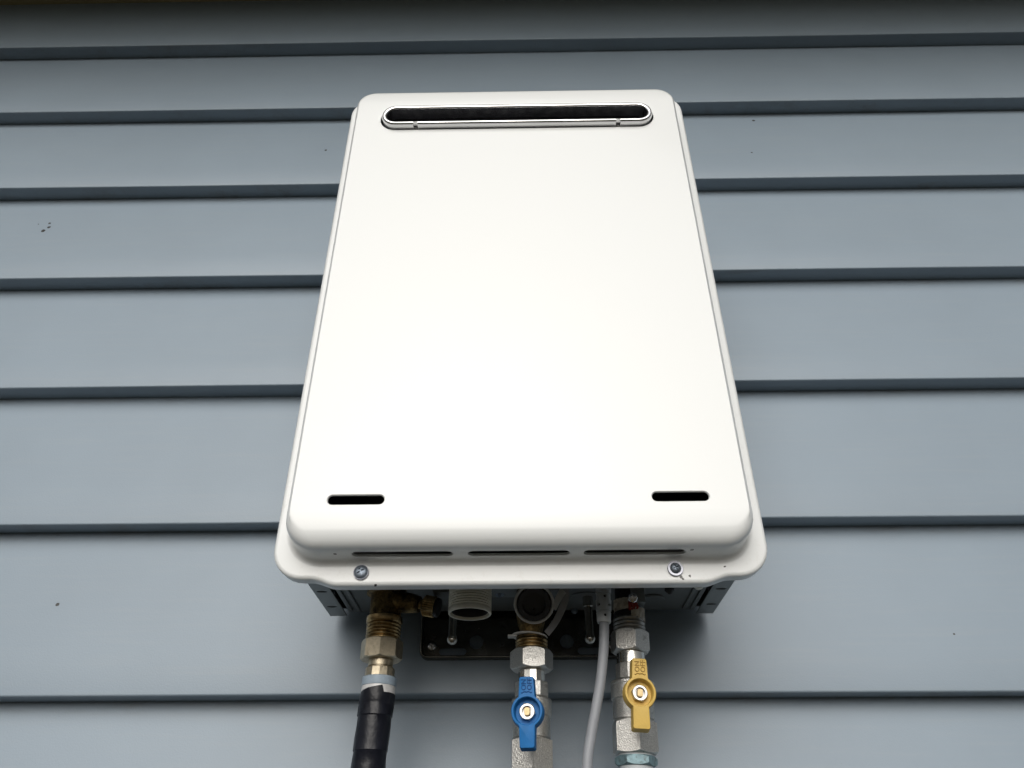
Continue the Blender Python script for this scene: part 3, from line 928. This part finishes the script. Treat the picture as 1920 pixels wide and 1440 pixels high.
# cold valve, blue lever
cv = empty("ball_valve", (CX, CY, -0.2235), "nickel plated ball valve with a blue lever below the middle of the heater", "valve", "ball valves under the heater")
m = Matrix.Translation((CX, CY, -0.2235)) @ Matrix.Rotation(R(0.9), 4, 'Y') @ Matrix.Translation((0, 0, 0.2235))
link_mesh("union_nut", hexnut(m, .0172, -.2228, -.2385, twist=R(-90 - 24)), 'cast', cv, smooth=25)
bm = bmesh.new(); lathe(bm, m, [(.0105, -.2386), (.0107, -.2500)], sides=14, twist=R(6))
link("valve_tail", bm, 'nickel', cv, smooth=15)
bm = bmesh.new(); octs(bm, m, .0133, -.2476, -.2588, 10, R(12))
link("valve_neck", bm, 'cast', cv, smooth=20)
bm = bmesh.new()
lathe(bm, m, [(.0115, -.2588), (.0118, -.2594), (.0150, -.2598), (.0155, -.2608), (.0155, -.2618), (.0152, -.2622), (.0153, -.2715), (.0150, -.2722), (.0138, -.2724), (.0138, -.2734), (.0143, -.2738), (.0142, -.2872), (.0130, -.2876), (.0130, -.2890)], n=48)
link("valve_body", bm, 'cast', cv, smooth=35)
link_mesh("valve_end", hexnut(m, .0172, -.2885, -.3105, sides=6, twist=R(-90 + 3), chamf=.5), 'cast', cv, smooth=25)
bm = bmesh.new(); lathe(bm, m, [(.0120, -.3106), (.0120, -1.6150)], n=40)
link("valve_pipe", bm, 'black_gloss', cv, smooth=40)
ang = R(-7)
hf = Matrix.Translation((0.0036, -0.1335, -0.2750)) @ Matrix.Rotation(ang, 4, 'Z')
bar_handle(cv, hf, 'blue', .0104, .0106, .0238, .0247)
bm = bmesh.new(); tube(bm, [hf @ Vector((0, .012, 0)), hf @ Vector((0, .026, 0))], .0070, n=24)
link("valve_boss", bm, 'cast', cv, smooth=40)

# gas valve, yellow lever
gv = empty("ball_valve", (GX, GY, -0.2105), "weathered nickel ball valve with a yellow lever below the right end of the heater", "valve", "ball valves under the heater")
m = gm()
link_mesh("union_nut", hexnut(m, .0158, -.2085, -.2255, twist=R(-90 + 10)), 'cast', gv, smooth=25)
bm = bmesh.new(); lathe(bm, m, [(.0112, -.2256), (.0113, -.2370)], n=40)
link("valve_tail", bm, 'nickel', gv, smooth=40)
bm = bmesh.new(); octs(bm, m, .0128, -.2345, -.2465, 12, R(10))
link("valve_neck", bm, 'cast', gv, smooth=20)
bm = bmesh.new()
lathe(bm, m, [(.0118, -.2464), (.0122, -.2470), (.0163, -.2475), (.0170, -.2484), (.0170, -.2502), (.0167, -.2506), (.0168, -.2600), (.0165, -.2608), (.0152, -.2610), (.0152, -.2622), (.0158, -.2626), (.0157, -.2752), (.0145, -.2757), (.0145, -.2770)], n=48)
link("valve_body", bm, 'cast', gv, smooth=35)
link_mesh("valve_end", hexnut(m, .0178, -.2765, -.2990, sides=6, twist=R(-90 + 4), chamf=.5), 'cast', gv, smooth=25)
link_mesh("reducing_bush", hexnut(m, .0158, -.3000, -.3072, sides=6, twist=R(-90 + 28), chamf=.7), 'verdigris', gv, smooth=30)
bm = bmesh.new(); lathe(bm, m, [(.0135, -.2988), (.0135, -.3002)], n=32); lathe(bm, m, [(.0126, -.3070), (.0126, -1.6150)], n=40)
link("gas_pipe", bm, 'pipe', gv, smooth=40)
hf = Matrix.Translation((0.0869, -0.1335, -0.2627)) @ Matrix.Rotation(R(2.5), 4, 'Z') @ Matrix.Rotation(R(3.0), 4, 'Y')
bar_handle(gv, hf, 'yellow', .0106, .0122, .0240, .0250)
bm = bmesh.new(); tube(bm, [hf @ Vector((0, .012, 0)), hf @ Vector((0, .024, 0))], .0070, n=24)
link("valve_boss", bm, 'cast', gv, smooth=40)

# ------------------------------------------------------------------ control cable
cb = empty("control_cable", (0.0670, -0.115, -0.1716), "thin grey control cable with a ribbed strain relief hanging beside the yellow levered valve", "cable")
m = Matrix.Translation((0.0658, -0.128, -0.1755)) @ Matrix.Rotation(R(2.6), 4, 'Y')
bm = bmesh.new()
prof = [(.0050, .004), (.0061, .0035), (.0061, -.0020), (.0052, -.0024), (.0052, -.0045), (.0062, -.0049), (.0061, -.0125), (.0045, -.0128), (.0045, -.0135), (.0057, -.0138), (.0056, -.0176), (.0061, -.0181), (.0059, -.0262), (.0045, -.0266), (.0045, -.0274), (.0057, -.0277), (.0054, -.0345), (.0050, -.0354), (.0040, -.0352)]
lathe(bm, m, prof, n=40)
ct = []
for zz, angs in ((-.0085, (-48, 48)), (-.0157, (8,)), (-.0222, (-48, 48)), (-.0304, (8,))):
    for a in angs:
        c_ = bmesh.new()
        d = Vector((math.sin(R(a)), -math.cos(R(a)), 0))
        rx, rz = (.0019, .0012) if abs(a) > 20 else (.0011, .0012)
        fr = m @ basis(Vector((0, 0, zz)) + d * .0030, d)
        lathe(c_, fr, [(1, 0), (1, .005)], n=16)
        for v in c_.verts:
            q = fr.inverted() @ v.co
            v.co = fr @ Vector((q.x * rz, q.y * rx, q.z))
        ct.append(mesh_of(c_))
boot = link_mesh("strain_relief", boolean(mesh_of(bm), ct), 'boot', cb, smooth=40)
bm = bmesh.new(); lathe(bm, m, [(.0041, -.002), (.0041, -.0350)], n=24)
link("relief_core", bm, 'black', boot, smooth=40)
pts = [m @ Vector((0, 0, -.030)), m @ Vector((0, 0, -.040)), (0.0624, -.1280, -.2317), (0.0585, -.1275, -.2548), (0.0540, -.1270, -.2733), (0.0495, -.1260, -.2911), (0.0457, -.1260, -.3111), (0.0420, -.1250, -.360), (0.0400, -.120, -.50), (0.0400, -.110, -.90), (0.0400, -.100, -1.615)]
bm = bmesh.new(); tube(bm, spline(pts, 8), .00375, n=24)
link("cord", bm, 'cable', cb, smooth=60)
